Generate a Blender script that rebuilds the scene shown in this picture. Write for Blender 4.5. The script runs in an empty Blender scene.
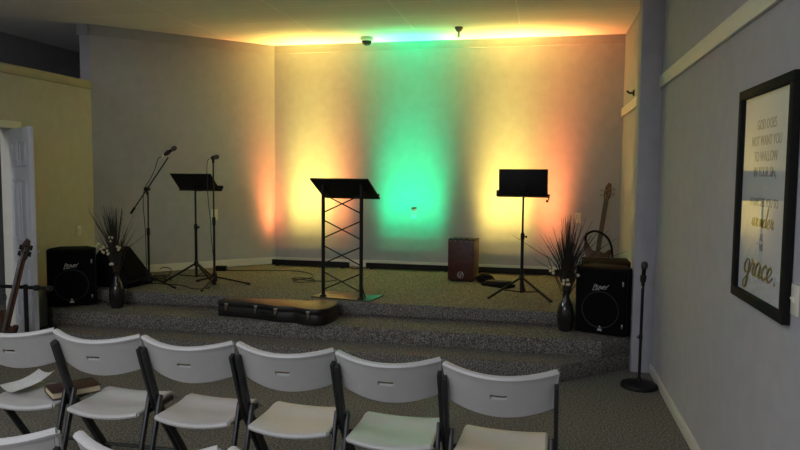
import bpy, bmesh, math, random
from mathutils import Vector, Matrix, Euler
random.seed(7)
PI = math.pi
SC = bpy.context.scene
COL = SC.collection
V = Vector
R = math.radians

# ------------------------------------------------------------------ materials
def nmat(name):
    m = bpy.data.materials.new(name); m.use_nodes = True
    nt = m.node_tree
    return m, nt, nt.nodes['Principled BSDF']

def mat(name, col, rough=.6, metal=0., spec=.5, noise=0., nscale=60., bump=0., bscale=200.):
    m, nt, b = nmat(name)
    b.inputs['Base Color'].default_value = (*col, 1)
    b.inputs['Roughness'].default_value = rough
    b.inputs['Metallic'].default_value = metal
    b.inputs['Specular IOR Level'].default_value = spec
    tc = nt.nodes.new('ShaderNodeTexCoord')
    if noise:
        n = nt.nodes.new('ShaderNodeTexNoise'); n.inputs['Scale'].default_value = nscale
        n.inputs['Detail'].default_value = 4
        nt.links.new(tc.outputs['Object'], n.inputs['Vector'])
        r = nt.nodes.new('ShaderNodeValToRGB')
        r.color_ramp.elements[0].position = .3; r.color_ramp.elements[1].position = .7
        r.color_ramp.elements[0].color = (*[c * (1 - noise) for c in col], 1)
        r.color_ramp.elements[1].color = (*[min(1, c * (1 + noise)) for c in col], 1)
        nt.links.new(n.outputs['Fac'], r.inputs['Fac'])
        nt.links.new(r.outputs['Color'], b.inputs['Base Color'])
    if bump:
        n2 = nt.nodes.new('ShaderNodeTexNoise'); n2.inputs['Scale'].default_value = bscale
        n2.inputs['Detail'].default_value = 3
        nt.links.new(tc.outputs['Object'], n2.inputs['Vector'])
        bp = nt.nodes.new('ShaderNodeBump'); bp.inputs['Strength'].default_value = bump
        bp.inputs['Distance'].default_value = .004
        nt.links.new(n2.outputs['Fac'], bp.inputs['Height'])
        nt.links.new(bp.outputs['Normal'], b.inputs['Normal'])
    return m

M = {}
M['wall'] = mat('wall_paint', (.425, .42, .455), .75, noise=.05, nscale=9, bump=.22, bscale=90)
M['wall_tan'] = mat('tan_wall_paint', (.50, .485, .42), .75, noise=.05, nscale=9, bump=.22, bscale=90)
M['corridor'] = mat('corridor_paint', (.34, .34, .36), .8, noise=.05, nscale=9)
M['trim'] = mat('trim_paint', (.74, .72, .66), .5, noise=.03, nscale=12)
M['trim_gray'] = mat('trim_gray_paint', (.37, .37, .385), .55, noise=.03, nscale=12)
M['trim_tan'] = mat('trim_tan_paint', (.42, .40, .30), .55, noise=.04, nscale=12)
M['door'] = mat('door_paint', (.62, .63, .66), .45, noise=.02, nscale=15)
M['black'] = mat('black_powder_coat', (.009, .009, .0095), .55, spec=.25, noise=.3, nscale=80)
M['black_gloss'] = mat('black_gloss', (.012, .012, .012), .18)
M['black_plastic'] = mat('black_plastic', (.009, .009, .0095), .8, spec=.1, noise=.2, nscale=120, bump=.2, bscale=400)
M['rubber'] = mat('black_rubber', (.01, .01, .01), .8)
M['cable'] = mat('cable_rubber', (.012, .012, .012), .6)
M['white_plastic'] = mat('white_plastic', (.51, .50, .49), .38, noise=.02, nscale=25, bump=.12, bscale=600)
M['tube_gray'] = mat('dark_gray_tube', (.03, .03, .032), .4, metal=.3, noise=.15, nscale=40)
M['chrome'] = mat('brushed_chrome', (.65, .64, .62), .28, metal=1.)
M['brass'] = mat('aged_brass', (.62, .5, .3), .35, metal=1.)
M['gray_metal'] = mat('gray_metal', (.28, .28, .28), .4, metal=1.)
M['head_mesh'] = mat('mic_head_mesh', (.06, .06, .06), .5, metal=.6, noise=.4, nscale=300)
M['latch_metal'] = mat('dull_latch_metal', (.34, .30, .25), .35, metal=1.)
M['black_cloth'] = mat('black_cloth', (.008, .008, .008), .9, spec=.05, noise=.3, nscale=200)
M['silver'] = mat('silver_print', (.55, .55, .55), .4, metal=.6)
M['case_tolex'] = mat('black_tolex', (.009, .0085, .008), .36, noise=.3, nscale=150, bump=.3, bscale=500)
M['grille'] = mat('black_grille', (.006, .006, .0065), .9, spec=.06, noise=.5, nscale=300, bump=.5, bscale=700)
M['ring'] = mat('grille_ring', (.014, .014, .0145), .7)
M['wood_red'] = mat('red_brown_panel', (.065, .015, .010), .45, noise=.35, nscale=18)
M['wood_side'] = mat('stained_ply', (.12, .075, .035), .5, noise=.2, nscale=20)
M['wood_neck'] = mat('brown_neck_wood', (.13, .055, .032), .4, noise=.3, nscale=30)
M['rosewood'] = mat('rosewood', (.045, .022, .014), .45, noise=.3, nscale=40)
M['bass_body'] = mat('bass_body_wood', (.055, .020, .012), .4, noise=.35, nscale=12)
M['vase'] = mat('dark_glazed_vase', (.02, .017, .015), .12, noise=.2, nscale=6)
M['grass'] = mat('dried_grass', (.03, .024, .016), .8, noise=.4, nscale=30)
M['stem'] = mat('twig', (.06, .04, .025), .8, noise=.3, nscale=30)
M['petal'] = mat('cream_petal', (.75, .70, .52), .6, noise=.08, nscale=30)
M['paper'] = mat('print_paper', (.66, .66, .66), .7)
M['leaflet'] = mat('leaflet_paper', (.62, .62, .61), .7, noise=.12, nscale=90)
M['book_cover'] = mat('brown_leather', (.035, .014, .010), .45, noise=.3, nscale=60)
M['book_page'] = mat('cream_pages', (.62, .52, .33), .6, noise=.15, nscale=200)
M['gold'] = mat('gold_ink', (.42, .33, .09), .3, metal=.8)
M['ink'] = mat('gray_ink', (.30, .30, .29), .6)
M['plate'] = mat('ivory_plate', (.72, .70, .60), .4, noise=.02, nscale=20)
M['slot'] = mat('dark_slot', (.03, .03, .03), .6)
M['frame'] = mat('black_frame', (.012, .012, .011), .75, spec=.15, noise=.2, nscale=50)
M['steel_plate'] = mat('dark_steel_plate', (.08, .08, .08), .36, metal=1., noise=.1, nscale=30)
M['cam_white'] = mat('camera_housing', (.6, .6, .57), .4, noise=.03, nscale=20)
M['lens_dome'] = mat('smoked_dome', (.02, .02, .02), .08)

def carpet():
    m, nt, b = nmat('speckled_carpet')
    tc = nt.nodes.new('ShaderNodeTexCoord')
    n = nt.nodes.new('ShaderNodeTexNoise'); n.inputs['Scale'].default_value = 88; n.inputs['Detail'].default_value = 3
    n.inputs['Roughness'].default_value = .7
    nt.links.new(tc.outputs['Object'], n.inputs['Vector'])
    r = nt.nodes.new('ShaderNodeValToRGB'); e = r.color_ramp.elements
    e[0].position = .35; e[0].color = (.045, .044, .044, 1)
    e[1].position = .65; e[1].color = (.37, .345, .30, 1)
    x = e.new(.5); x.color = (.155, .147, .132, 1)
    nt.links.new(n.outputs['Fac'], r.inputs['Fac'])
    nt.links.new(r.outputs['Color'], b.inputs['Base Color'])
    b.inputs['Roughness'].default_value = .95; b.inputs['Specular IOR Level'].default_value = .1
    v = nt.nodes.new('ShaderNodeTexNoise'); v.inputs['Scale'].default_value = 260
    nt.links.new(tc.outputs['Object'], v.inputs['Vector'])
    bp = nt.nodes.new('ShaderNodeBump'); bp.inputs['Strength'].default_value = .4; bp.inputs['Distance'].default_value = .006
    nt.links.new(v.outputs['Fac'], bp.inputs['Height']); nt.links.new(bp.outputs['Normal'], b.inputs['Normal'])
    return m
M['carpet'] = carpet()

def ceiling_mat():
    m, nt, b = nmat('ceiling_tiles')
    tc = nt.nodes.new('ShaderNodeTexCoord')
    mp = nt.nodes.new('ShaderNodeMapping'); mp.inputs['Location'].default_value = (.30, -.55, 0)
    nt.links.new(tc.outputs['Object'], mp.inputs['Vector'])
    br = nt.nodes.new('ShaderNodeTexBrick'); br.offset = 0; br.squash = 1
    br.inputs['Scale'].default_value = 1
    br.inputs['Brick Width'].default_value = 1.22; br.inputs['Row Height'].default_value = .61
    br.inputs['Mortar Size'].default_value = .006
    br.inputs['Color1'].default_value = (.73, .73, .72, 1); br.inputs['Color2'].default_value = (.69, .69, .68, 1)
    br.inputs['Mortar'].default_value = (.86, .86, .84, 1)
    nt.links.new(mp.outputs['Vector'], br.inputs['Vector'])
    nt.links.new(br.outputs['Color'], b.inputs['Base Color'])
    b.inputs['Roughness'].default_value = .9
    n = nt.nodes.new('ShaderNodeTexNoise'); n.inputs['Scale'].default_value = 60
    nt.links.new(tc.outputs['Object'], n.inputs['Vector'])
    bp = nt.nodes.new('ShaderNodeBump'); bp.inputs['Strength'].default_value = .2; bp.inputs['Distance'].default_value = .004
    nt.links.new(n.outputs['Fac'], bp.inputs['Height']); nt.links.new(bp.outputs['Normal'], b.inputs['Normal'])
    return m
M['ceiling'] = ceiling_mat()

def glass_mat():
    m = bpy.data.materials.new('picture_glass'); m.use_nodes = True
    nt = m.node_tree; nt.nodes.clear()
    o = nt.nodes.new('ShaderNodeOutputMaterial'); mx = nt.nodes.new('ShaderNodeMixShader')
    fr = nt.nodes.new('ShaderNodeFresnel'); fr.inputs['IOR'].default_value = 1.5
    tr = nt.nodes.new('ShaderNodeBsdfTransparent'); gl = nt.nodes.new('ShaderNodeBsdfGlossy')
    gl.inputs['Roughness'].default_value = .01
    ge = nt.nodes.new('ShaderNodeNewGeometry'); mt = nt.nodes.new('ShaderNodeMath'); mt.operation = 'SUBTRACT'; mt.use_clamp = True
    nt.links.new(fr.outputs[0], mt.inputs[0]); nt.links.new(ge.outputs['Backfacing'], mt.inputs[1])
    nt.links.new(mt.outputs[0], mx.inputs[0]); nt.links.new(tr.outputs[0], mx.inputs[1]); nt.links.new(gl.outputs[0], mx.inputs[2])
    nt.links.new(mx.outputs[0], o.inputs['Surface'])
    return m
M['glass'] = glass_mat()

def lens_mat(name, col, s):
    m, nt, b = nmat(name)
    b.inputs['Base Color'].default_value = (.1, .1, .1, 1)
    b.inputs['Emission Color'].default_value = (*col, 1); b.inputs['Emission Strength'].default_value = s
    return m

# ------------------------------------------------------------------ mesh builder
class MB:
    def __init__(self): self.bm = bmesh.new()
    def _faces(self, vs, fs):
        vv = [self.bm.verts.new(v) for v in vs]
        for f in fs:
            try: self.bm.faces.new([vv[i] for i in f])
            except ValueError: pass
        return vv
    def box(self, c, s, rot=None, bev=0.):
        t = bmesh.new()
        bmesh.ops.create_cube(t, size=1)
        for v in t.verts: v.co = V((v.co.x * s[0], v.co.y * s[1], v.co.z * s[2]))
        if bev: bmesh.ops.bevel(t, geom=t.edges[:], offset=bev, segments=2, profile=.5, affect='EDGES')
        m = Matrix.Translation(V(c)) @ (Euler(rot).to_matrix().to_4x4() if rot else Matrix())
        return self.add(t, m)
    def add(self, t, m=None):
        if m is not None: t.transform(m)
        me = bpy.data.meshes.new('tmp'); t.to_mesh(me); t.free()
        self.bm.from_mesh(me); bpy.data.meshes.remove(me)
        return self
    def lo(self, a, b, bev=0.):
        return self.box([(a[i] + b[i]) / 2 for i in range(3)], [abs(b[i] - a[i]) for i in range(3)], bev=bev)
    def tube(self, pts, r, seg=8, caps=True, flat=1.):
        pts = [V(p) for p in pts]; n = len(pts)
        rs = r if isinstance(r, (list, tuple)) else [r] * n
        rings = []; up = None
        for i, p in enumerate(pts):
            d = (pts[min(i + 1, n - 1)] - pts[max(i - 1, 0)]).normalized()
            if up is None:
                up = V((0, 0, 1)) if abs(d.z) < .9 else V((1, 0, 0))
            a = d.cross(up)
            if a.length < 1e-5: a = d.orthogonal()
            a.normalize(); b = a.cross(d).normalized(); up = b
            rings.append([self.bm.verts.new(p + rs[i] * (a * math.cos(2 * PI * k / seg) + flat * b * math.sin(2 * PI * k / seg))) for k in range(seg)])
        for i in range(n - 1):
            for k in range(seg):
                self.bm.faces.new((rings[i][k], rings[i][(k + 1) % seg], rings[i + 1][(k + 1) % seg], rings[i + 1][k]))
        if caps:
            self.bm.faces.new(rings[0][::-1]); self.bm.faces.new(rings[-1])
        return self
    def bar(self, p, q, w, d, bev=.003, ref=(1, 0, 0)):
        p, q = V(p), V(q); z = (q - p); L = z.length; z.normalize()
        x = V(ref) - V(ref).dot(z) * z; x.normalize(); y = z.cross(x)
        m = Matrix((x, y, z)).transposed().to_4x4(); m.translation = (p + q) / 2
        t = bmesh.new(); bmesh.ops.create_cube(t, size=1)
        for v in t.verts: v.co = V((v.co.x * w, v.co.y * d, v.co.z * L))
        if bev: bmesh.ops.bevel(t, geom=t.edges[:], offset=bev, segments=2, profile=.5, affect='EDGES')
        return self.add(t, m)
    def lathe(self, prof, c=(0, 0, 0), seg=24, axis='z', caps=True):
        rings = []
        for r, h in prof:
            ring = []
            for k in range(seg):
                a = 2 * PI * k / seg
                if axis == 'z': p = V((r * math.cos(a), r * math.sin(a), h))
                elif axis == 'y': p = V((r * math.cos(a), h, r * math.sin(a)))
                else: p = V((h, r * math.cos(a), r * math.sin(a)))
                ring.append(self.bm.verts.new(p + V(c)))
            rings.append(ring)
        for i in range(len(rings) - 1):
            for k in range(seg):
                self.bm.faces.new((rings[i][k], rings[i][(k + 1) % seg], rings[i + 1][(k + 1) % seg], rings[i + 1][k]))
        if caps:
            self.bm.faces.new(rings[0][::-1]); self.bm.faces.new(rings[-1])
        return self
    def prism(self, poly, z0, z1, bev=0., m=None):
        t = bmesh.new()
        b = [t.verts.new((x, y, z0)) for x, y in poly]; u = [t.verts.new((x, y, z1)) for x, y in poly]
        n = len(poly)
        t.faces.new(b[::-1]); t.faces.new(u)
        for i in range(n): t.faces.new((b[i], b[(i + 1) % n], u[(i + 1) % n], u[i]))
        bmesh.ops.recalc_face_normals(t, faces=t.faces[:])
        if bev:
            es = [e for e in t.edges if abs(e.verts[0].co.z - e.verts[1].co.z) < 1e-6]
            bmesh.ops.bevel(t, geom=es, offset=bev, segments=2, profile=.5, affect='EDGES')
        return self.add(t, m)
    def sheet(self, fn, us, vs, th, hole=None):
        """fn(u,v)->(point, normal); a panel with thickness th, cells in hole left out"""
        nu, nv = len(us), len(vs); A = {}; B = {}
        for i, u in enumerate(us):
            for j, v in enumerate(vs):
                p, n = fn(u, v)
                A[i, j] = self.bm.verts.new(V(p) + V(n) * th / 2); B[i, j] = self.bm.verts.new(V(p) - V(n) * th / 2)
        cells = {(i, j) for i in range(nu - 1) for j in range(nv - 1) if not (hole and hole(i, j))}
        for i, j in cells:
            q = [(i, j), (i + 1, j), (i + 1, j + 1), (i, j + 1)]
            self.bm.faces.new([A[k] for k in q]); self.bm.faces.new([B[k] for k in q[::-1]])
            for a, b, nb in ((q[0], q[1], (i, j - 1)), (q[1], q[2], (i + 1, j)), (q[2], q[3], (i, j + 1)), (q[3], q[0], (i - 1, j))):
                if nb not in cells: self.bm.faces.new((A[a], B[a], B[b], A[b]))
        return self
    def build(self, name, m, parent=None, smooth=True, loc=None, rot=None):
        bmesh.ops.recalc_face_normals(self.bm, faces=self.bm.faces[:])
        me = bpy.data.meshes.new(name); self.bm.to_mesh(me); self.bm.free()
        if smooth:
            for p in me.polygons: p.use_smooth = True
            try: me.set_sharp_from_angle(angle=R(38))
            except Exception: pass
        me.materials.append(M[m] if isinstance(m, str) else m)
        o = bpy.data.objects.new(name, me); COL.objects.link(o)
        if parent: o.parent = parent
        if loc: o.location = loc
        if rot: o.rotation_euler = rot
        return o

def tag(o, label=None, cat=None, group=None, kind=None):
    if label: o['label'] = label
    if cat: o['category'] = cat
    if group: o['group'] = group
    if kind: o['kind'] = kind
    return o
def empty(name, loc, rz=0., label=None, cat=None, group=None, rot=None):
    o = bpy.data.objects.new(name, None); COL.objects.link(o)
    o.location = loc; o.rotation_euler = rot if rot else (0, 0, rz); o.empty_display_size = .1
    return tag(o, label, cat, group)
def struct(o, label, cat): return tag(o, label, cat, kind='structure')
def copy_tree(o, parent=None):
    c = o.copy(); COL.objects.link(c)
    if parent: c.parent = parent
    for ch in list(o.children): copy_tree(ch, c)
    return c
def spline(pts, n=8, closed=False):
    P = [V(p) for p in pts]; out = []; N = len(P)
    for i in range(N if closed else N - 1):
        if closed: p0, p1, p2, p3 = P[i - 1], P[i], P[(i + 1) % N], P[(i + 2) % N]
        else: p0, p1, p2, p3 = P[max(i - 1, 0)], P[i], P[i + 1], P[min(i + 2, N - 1)]
        for k in range(n):
            t = k / n
            out.append(.5 * ((2 * p1) + (p2 - p0) * t + (2 * p0 - 5 * p1 + 4 * p2 - p3) * t * t + (3 * p1 - p0 - 3 * p2 + p3) * t ** 3))
    if not closed: out.append(P[-1])
    return out
def text_mesh(name, body, size, m, parent, matrix, ext=.001, sx=1., space=1.):
    cu = bpy.data.curves.new(name, 'FONT'); cu.body = body; cu.size = size; cu.extrude = ext
    cu.align_x = 'CENTER'; cu.space_character = space
    t = bpy.data.objects.new('tmp_text', cu); COL.objects.link(t)
    bpy.context.view_layer.update()
    me = bpy.data.meshes.new_from_object(t.evaluated_get(bpy.context.evaluated_depsgraph_get()))
    COL.objects.unlink(t); bpy.data.objects.remove(t); bpy.data.curves.remove(cu)
    me.transform(Matrix.Diagonal((sx, 1, 1, 1))); me.transform(matrix)
    me.name = name; me.materials.clear(); me.materials.append(M[m])
    o = bpy.data.objects.new(name, me); COL.objects.link(o); o.parent = parent
    return o

# ------------------------------------------------------------------ room
ZC = 3.328; S1, S2, S3 = .138, .277, .415
XR = .92; YB = 8.575; XL = -5.14
YF = -6.0
b = MB(); b.lo((-6.7, YF, -.1), (1.1, 8.8, 0)); struct(b.build('floor', 'carpet', smooth=False), 'grey speckled carpet floor between the chairs and the stage', 'floor')
b = MB(); b.lo((-6.7, YF, ZC), (1.1, 8.8, ZC + .1)); struct(b.build('ceiling', 'ceiling', smooth=False), 'flat tiled ceiling above the stage and the chairs', 'ceiling')
b = MB(); b.lo((XR, YF, 0), (XR + .13, 8.8, ZC)); struct(b.build('wall_right', 'wall', smooth=False), 'blue-grey painted wall carrying the framed print', 'wall')
b = MB(); b.lo((-3.7, YB, 0), (XR, YB + .13, ZC)); struct(b.build('wall_back', 'wall', smooth=False), 'grey wall behind the stage washed by coloured lights', 'wall')
# diagonal wall
A = V((-3.544, 8.575)); D = V((-1, -1)).normalized(); E_ = V((-5.146, 6.973)); Nn = V((-1, 1)).normalized()
b = MB(); q = [A, E_, E_ + Nn * .12, A + Nn * .12 + V((0, .1))]
b.prism([(p.x, p.y) for p in q], 0, ZC); struct(b.build('wall_back_left', 'wall', smooth=False), 'grey angled wall at the left of the stage', 'wall')
b = MB(); b.lo((-5.275, 6.972, 0), (-5.147, 7.10, ZC)); struct(b.build('wall_end', 'wall', smooth=False), 'narrow grey wall end rising above the tan partition', 'wall')
# left wall with doorway
b = MB()
b.lo((-5.27, YF, 0), (XL, 4.93, 2.59)); b.lo((-5.27, 5.75, 0), (XL, 6.97, 2.59)); b.lo((-5.27, 4.93, 2.06), (XL, 5.75, 2.59))
struct(b.build('wall_left', 'wall_tan', smooth=False), 'tan partition wall at the left that stops short of the ceiling', 'wall')
b = MB(); b.lo((-5.29, YF, 2.59), (-5.118, 6.97, 2.68), bev=.004); struct(b.build('trim_1', 'trim_tan'), 'tan cap board along the top of the partition', 'trim')
b = MB(); b.lo((-6.62, YF, 0), (-6.5, 8.8, ZC)); struct(b.build('wall_corridor', 'corridor', smooth=False), 'dark wall seen through the gap above the tan partition', 'wall')
b = MB(); b.lo((-6.5, 8.6, 0), (-3.7, 8.73, ZC)); struct(b.build('wall_corridor_end', 'corridor', smooth=False), 'dark end wall behind the partition', 'wall')
b = MB(); b.lo((-6.7, YF - .12, 0), (1.1, YF, ZC)); struct(b.build('wall_front', 'wall', smooth=False), 'grey wall at the far end of the room behind the chairs', 'wall')
# pier
b = MB(); b.lo((.754, 5.84, 0), (XR, 6.06, ZC), bev=.003); struct(b.build('pillar', 'wall'), 'blue-grey pier standing out from the right wall beside the stage', 'pillar')
# trims
b = MB(); b.lo((XR - .022, YF, 2.348), (XR, 5.84, 2.448), bev=.003); struct(b.build('trim_2', 'trim'), 'pale board running high along the right wall', 'trim')
b = MB(); b.lo((XR - .022, 6.06, 2.348), (XR, YB, 2.448), bev=.003); struct(b.build('trim_3', 'trim'), 'short pale board high on the wall right of the stage', 'trim')
b = MB(); b.lo((-3.53, YB - .014, ZC - .105), (XR, YB, ZC)); struct(b.build('trim_4', 'trim_gray', smooth=False), 'flat board under the ceiling along the stage back wall', 'trim')
b = MB(); n2 = -Nn
q = [A, E_, E_ + n2 * .014, A + n2 * .014]; b.prism([(p.x, p.y) for p in q], ZC - .12, ZC)
b.lo((-5.30, 6.955, ZC - .12), (-5.15, 6.972, ZC))
struct(b.build('trim_5', 'trim_gray', smooth=False), 'flat board under the ceiling along the angled wall', 'trim')
b = MB(); b.lo((XR - .016, YF, 0), (XR, 5.84, .085), bev=.003); struct(b.build('baseboard_right', 'trim'), 'pale baseboard at the foot of the right wall', 'baseboard')
b = MB(); q = [A, E_, E_ + n2 * .015, A + n2 * .015]; b.prism([(p.x, p.y) for p in q], S3, S3 + .09)
struct(b.build('baseboard_back_left', 'trim', smooth=False), 'pale baseboard at the foot of the angled wall', 'baseboard')
b = MB(); b.lo((-3.53, YB - .015, S3), (XR, YB, S3 + .09)); struct(b.build('baseboard_back', 'trim', smooth=False), 'pale baseboard along the stage back wall behind the light bars', 'baseboard')
# stage with two steps, both ends of the steps cut off at an angle
def cutR(y): return .143 + (y - 5.39) * .611 / .56
def cutL(y): return -4.697 - (y - 5.712) * 1.09
def clampx(y): return min(cutR(y), .754)
b = MB()
bk = [(.754, 5.95), (.754, 6.06), (XR, 6.06), (XR, YB), (-3.544, YB), (-5.146, 6.973), (XL, 6.965), (XL, 6.17)]
b.prism([(cutL(5.41), 5.41), (cutR(5.41), 5.41)] + bk, 0, S1, bev=.008)
b.prism([(cutL(5.72), 5.72), (cutR(5.72), 5.72)] + bk, S1, S2, bev=.008)
b.prism([(XL, 6.19), (XR, 6.19), (XR, YB), (-3.544, YB), (-5.146, 6.973), (XL, 6.965)], S2, S2 + .02)
b.prism([(XL, 6.157), (XR, 6.157), (XR, YB), (-3.544, YB), (-5.146, 6.973), (XL, 6.965)], S2 + .02, S3, bev=.008)
struct(b.build('stage_platform', 'carpet'), 'low carpeted stage with two steps across its front', 'stage')
# door leaf, open into the room
dl = empty('door_1', (-5.115, 5.72, 0), math.atan2(-.56, .74)); struct(dl, 'white six-panel door standing open beside the tan wall', 'door')
b = MB(); b.lo((0, -.02, .01), (.80, .02, 2.04), bev=.003)
for x0, x1 in ((.11, .36), (.44, .69)):
    for z0, z1 in ((.2, .78), (.98, 1.56), (1.68, 1.92)):
        for s in (-1, 1):
            for (a, c_) in (((x0, z0), (x1, z0 + .02)), ((x0, z1 - .02), (x1, z1)), ((x0, z0), (x0 + .02, z1)), ((x1 - .02, z0), (x1, z1))):
                b.lo((a[0], s * .018, a[1]), (c_[0], s * .027, c_[1]), bev=.003)
            b.lo((x0 + .05, s * .018, z0 + .05), (x1 - .05, s * .024, z1 - .05), bev=.003)
b.build('door_leaf', 'door', dl)
for s in (-1, 1):
    b = MB(); b.lathe([(.008, 0), (.026, s * .004), (.026, s * .008), (.010, s * .012), (.010, s * .020), (.024, s * .026), (.026, s * .036), (.015, s * .043)], c=(.70, s * .02, .90), axis='y', seg=16)
    b.build('door_handle', 'chrome', dl)
b = MB(); b.lo((-5.14, 4.86, 2.06), (-5.115, 5.86, 2.13), bev=.003); b.lo((-5.14, 5.75, 0), (-5.115, 5.83, 2.06), bev=.003); b.lo((-5.14, 4.86, 0), (-5.115, 4.93, 2.06), bev=.003)
struct(b.build('trim_6', 'trim'), 'pale casing around the open doorway in the tan wall', 'trim')

# ------------------------------------------------------------------ wall plates
def wall_plate(name, loc, rot, label, kind, w=.07, h=.115):
    r = empty(name, loc, rot=rot, label=label, cat='outlet' if kind == 'o' else 'switch')
    b = MB(); b.box((0, -.004, 0), (w, .008, h), bev=.003); b.build('cover_plate', 'plate', r)
    if kind == 'o':
        for z in (-.022, .022):
            b = MB(); b.box((0, -.009, z), (.032, .004, .028), bev=.004); s = b.build('socket', 'plate', r)
            b = MB(); b.box((-.006, -.0115, .003), (.003, .002, .008), loc if 0 else None)
            b.box((.006, -.0115, .003), (.003, .002, .008)); b.box((0, -.0115, -.008), (.004, .002, .004)); b.build('slot', 'slot', s)
            b = None
            s.location = (0, 0, 0)
    else:
        b = MB(); b.box((0, -.012, 0), (.012, .012, .026), rot=(.35, 0, 0), bev=.002); b.build('toggle', 'plate', r)
    return r
wall_plate('wall_outlet', (XL, 6.69, .972), (0, 0, PI / 2), 'ivory wall outlet low on the tan wall above the left speaker', 'o')
wall_plate('wall_outlet', (-1.63, YB, 1.13), (0, 0, 0), 'wall outlet lit green at the middle of the stage back wall', 'o')
wall_plate('wall_outlet', (.43, YB, 1.12), (0, 0, 0), 'ivory wall outlet on the back wall above the right-hand dried grass', 'o', h=.13)
o_ = A + D * ((A - V((-4.09, 8.03))).length)
wall_plate('light_switch', (o_.x - .045, o_.y - .045, 1.10), (0, 0, PI / 4), 'ivory wall plate on the angled wall behind the music stand', 's', w=.085, h=.14)
wall_plate('light_switch', (XR, 2.70, 1.19), (0, 0, -PI / 2), 'ivory light switch on the blue-grey wall beside the framed print', 's')

# ------------------------------------------------------------------ framed print on the right wall
pic = empty('framed_print', (XR, 3.10, 1.56), -PI / 2, 'tall framed print with gold script words in a black frame', 'picture')
# local: x along wall (negative = towards stage), y into wall, z up ; front faces -y
W2, H2, FB, FD = .355, .475, .042, .032
def frame_ring(w, h, bw, d):
    b = MB()
    b.lo((-w, -d, h - bw), (w, -.002, h), bev=.003); b.lo((-w, -d, -h), (w, -.002, -h + bw), bev=.003)
    b.lo((-w, -d, -h + bw), (-w + bw, -.002, h - bw), bev=.003); b.lo((w - bw, -d, -h + bw), (w, -.002, h - bw), bev=.003)
    return b
frame_ring(W2, H2, FB, FD).build('frame', 'frame', pic)
b = MB(); b.lo((-W2 + .038, -.010, -H2 + .038), (W2 - .038, -.004, H2 - .038)); sheet = b.build('print_sheet', 'paper', pic, smooth=False)
b = MB(); b.lo((-W2 + .038, -.020, -H2 + .038), (W2 - .038, -.018, H2 - .038)); b.build('glass_pane', 'glass', pic, smooth=False)
def tm(x, z, y=-.011): return Matrix.Translation((x, y, z)) @ Matrix.Rotation(PI / 2, 4, 'X')
for txt, z, s in (('GOD DOES', .283, .061), ('NOT WANT YOU', .215, .061), ('TO WALLOW', .148, .061), ('IN YOUR SIN,', .082, .061), ('HE INVITES YOU TO', -.045, .052), ('AT', -.190, .042), ('HIS', -.232, .042)):
    text_mesh('lettering', txt, s, 'ink', sheet, tm(.0, z), ext=.0006, sx=.8)
# script words drawn as brush strokes
GL = {
 'g': ([(.62, .45), (.35, .55), (.08, .3), (.2, .02), (.5, .12), (.62, .45), (.55, -.1), (.4, -.5), (.12, -.55), (.05, -.35), (.4, -.1), (.75, .12)], .72),
 'r': ([(0, .1), (.18, .45), (.2, .58), (.28, .45), (.45, .46), (.36, .15), (.48, .02), (.66, .16)], .62),
 'a': ([(.55, .45), (.3, .55), (.06, .28), (.15, .02), (.42, .15), (.55, .45), (.5, .12), (.6, .02), (.78, .16)], .74),
 'c': ([(.5, .42), (.36, .54), (.1, .36), (.1, .1), (.3, .01), (.6, .18)], .56),
 'e': ([(.0, .16), (.3, .25), (.46, .42), (.33, .54), (.1, .36), (.1, .1), (.3, .01), (.62, .2)], .58),
 'w': ([(0, .1), (.15, .5), (.2, .2), (.3, .02), (.45, .2), (.52, .5), (.54, .2), (.65, .02), (.85, .2), (.88, .5), (1.0, .42)], 1.0),
 'o': ([(.4, .5), (.15, .5), (.05, .2), (.2, .0), (.45, .2), (.4, .5), (.65, .45)], .6),
 'n': ([(0, .05), (.1, .5), (.1, .05), (.3, .45), (.42, .45), (.42, .1), (.52, .02), (.66, .16)], .62),
 'd': ([(.5, .42), (.28, .52), (.06, .26), (.16, .02), (.42, .18), (.7, 1.25), (.52, .3), (.58, .03), (.78, .16)], .74),
}
def script(word, x, z, s):
    b = MB(); cx = x
    for ch in word:
        p, adv = GL[ch]
        pts = spline([(cx + (a + .25 * c_) * s, -.012, z + c_ * s) for a, c_ in p], 5)
        rr = []
        for i in range(len(pts)):
            d = (pts[min(i + 1, len(pts) - 1)] - pts[max(i - 1, 0)])
            rr.append((.006 if d.z < 0 else .0032) * s / .13)
        b.tube(pts, rr, 6)
        cx += adv * s
    return b
script('wonder', -.145, -.133, .070).build('script_word', 'gold', sheet)
b = script('grace', -.225, -.350, .118); b.lathe([(.001, 0), (.009, .001), (.001, .002)], c=(.185, -.012, -.348), axis='y', seg=10)
b.build('script_word', 'gold', sheet)

# ------------------------------------------------------------------ ceiling fittings
r = empty('security_camera', (-2.18, 8.22, ZC), 0, 'small white dome camera on the ceiling near the back wall', 'camera')
b = MB(); b.lathe([(.075, 0), (.08, -.01), (.08, -.035), (.07, -.05)], seg=24); b.build('mount', 'cam_white', r)
b = MB(); b.lathe([(.062, -.048), (.06, -.065), (.05, -.085), (.03, -.10), (.004, -.106)], seg=24); b.build('dome', 'lens_dome', r)
r = empty('sprinkler', (-.99, 7.85, ZC), 0, 'small pendent sprinkler head hanging from the ceiling', 'sprinkler')
b = MB(); b.lathe([(.05, 0), (.048, -.012), (.04, -.03), (.028, -.05), (.018, -.055)], seg=20); b.build('escutcheon', 'gray_metal', r)
b = MB(); b.lathe([(.012, -.05), (.012, -.075), (.006, -.08), (.006, -.11), (.022, -.113), (.022, -.117)], seg=16)
b.tube([(.012, 0, -.075), (.016, 0, -.09), (.004, 0, -.112)], .003, 6); b.tube([(-.012, 0, -.075), (-.016, 0, -.09), (-.004, 0, -.112)], .003, 6)
b.build('nozzle', 'brass', r)
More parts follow.
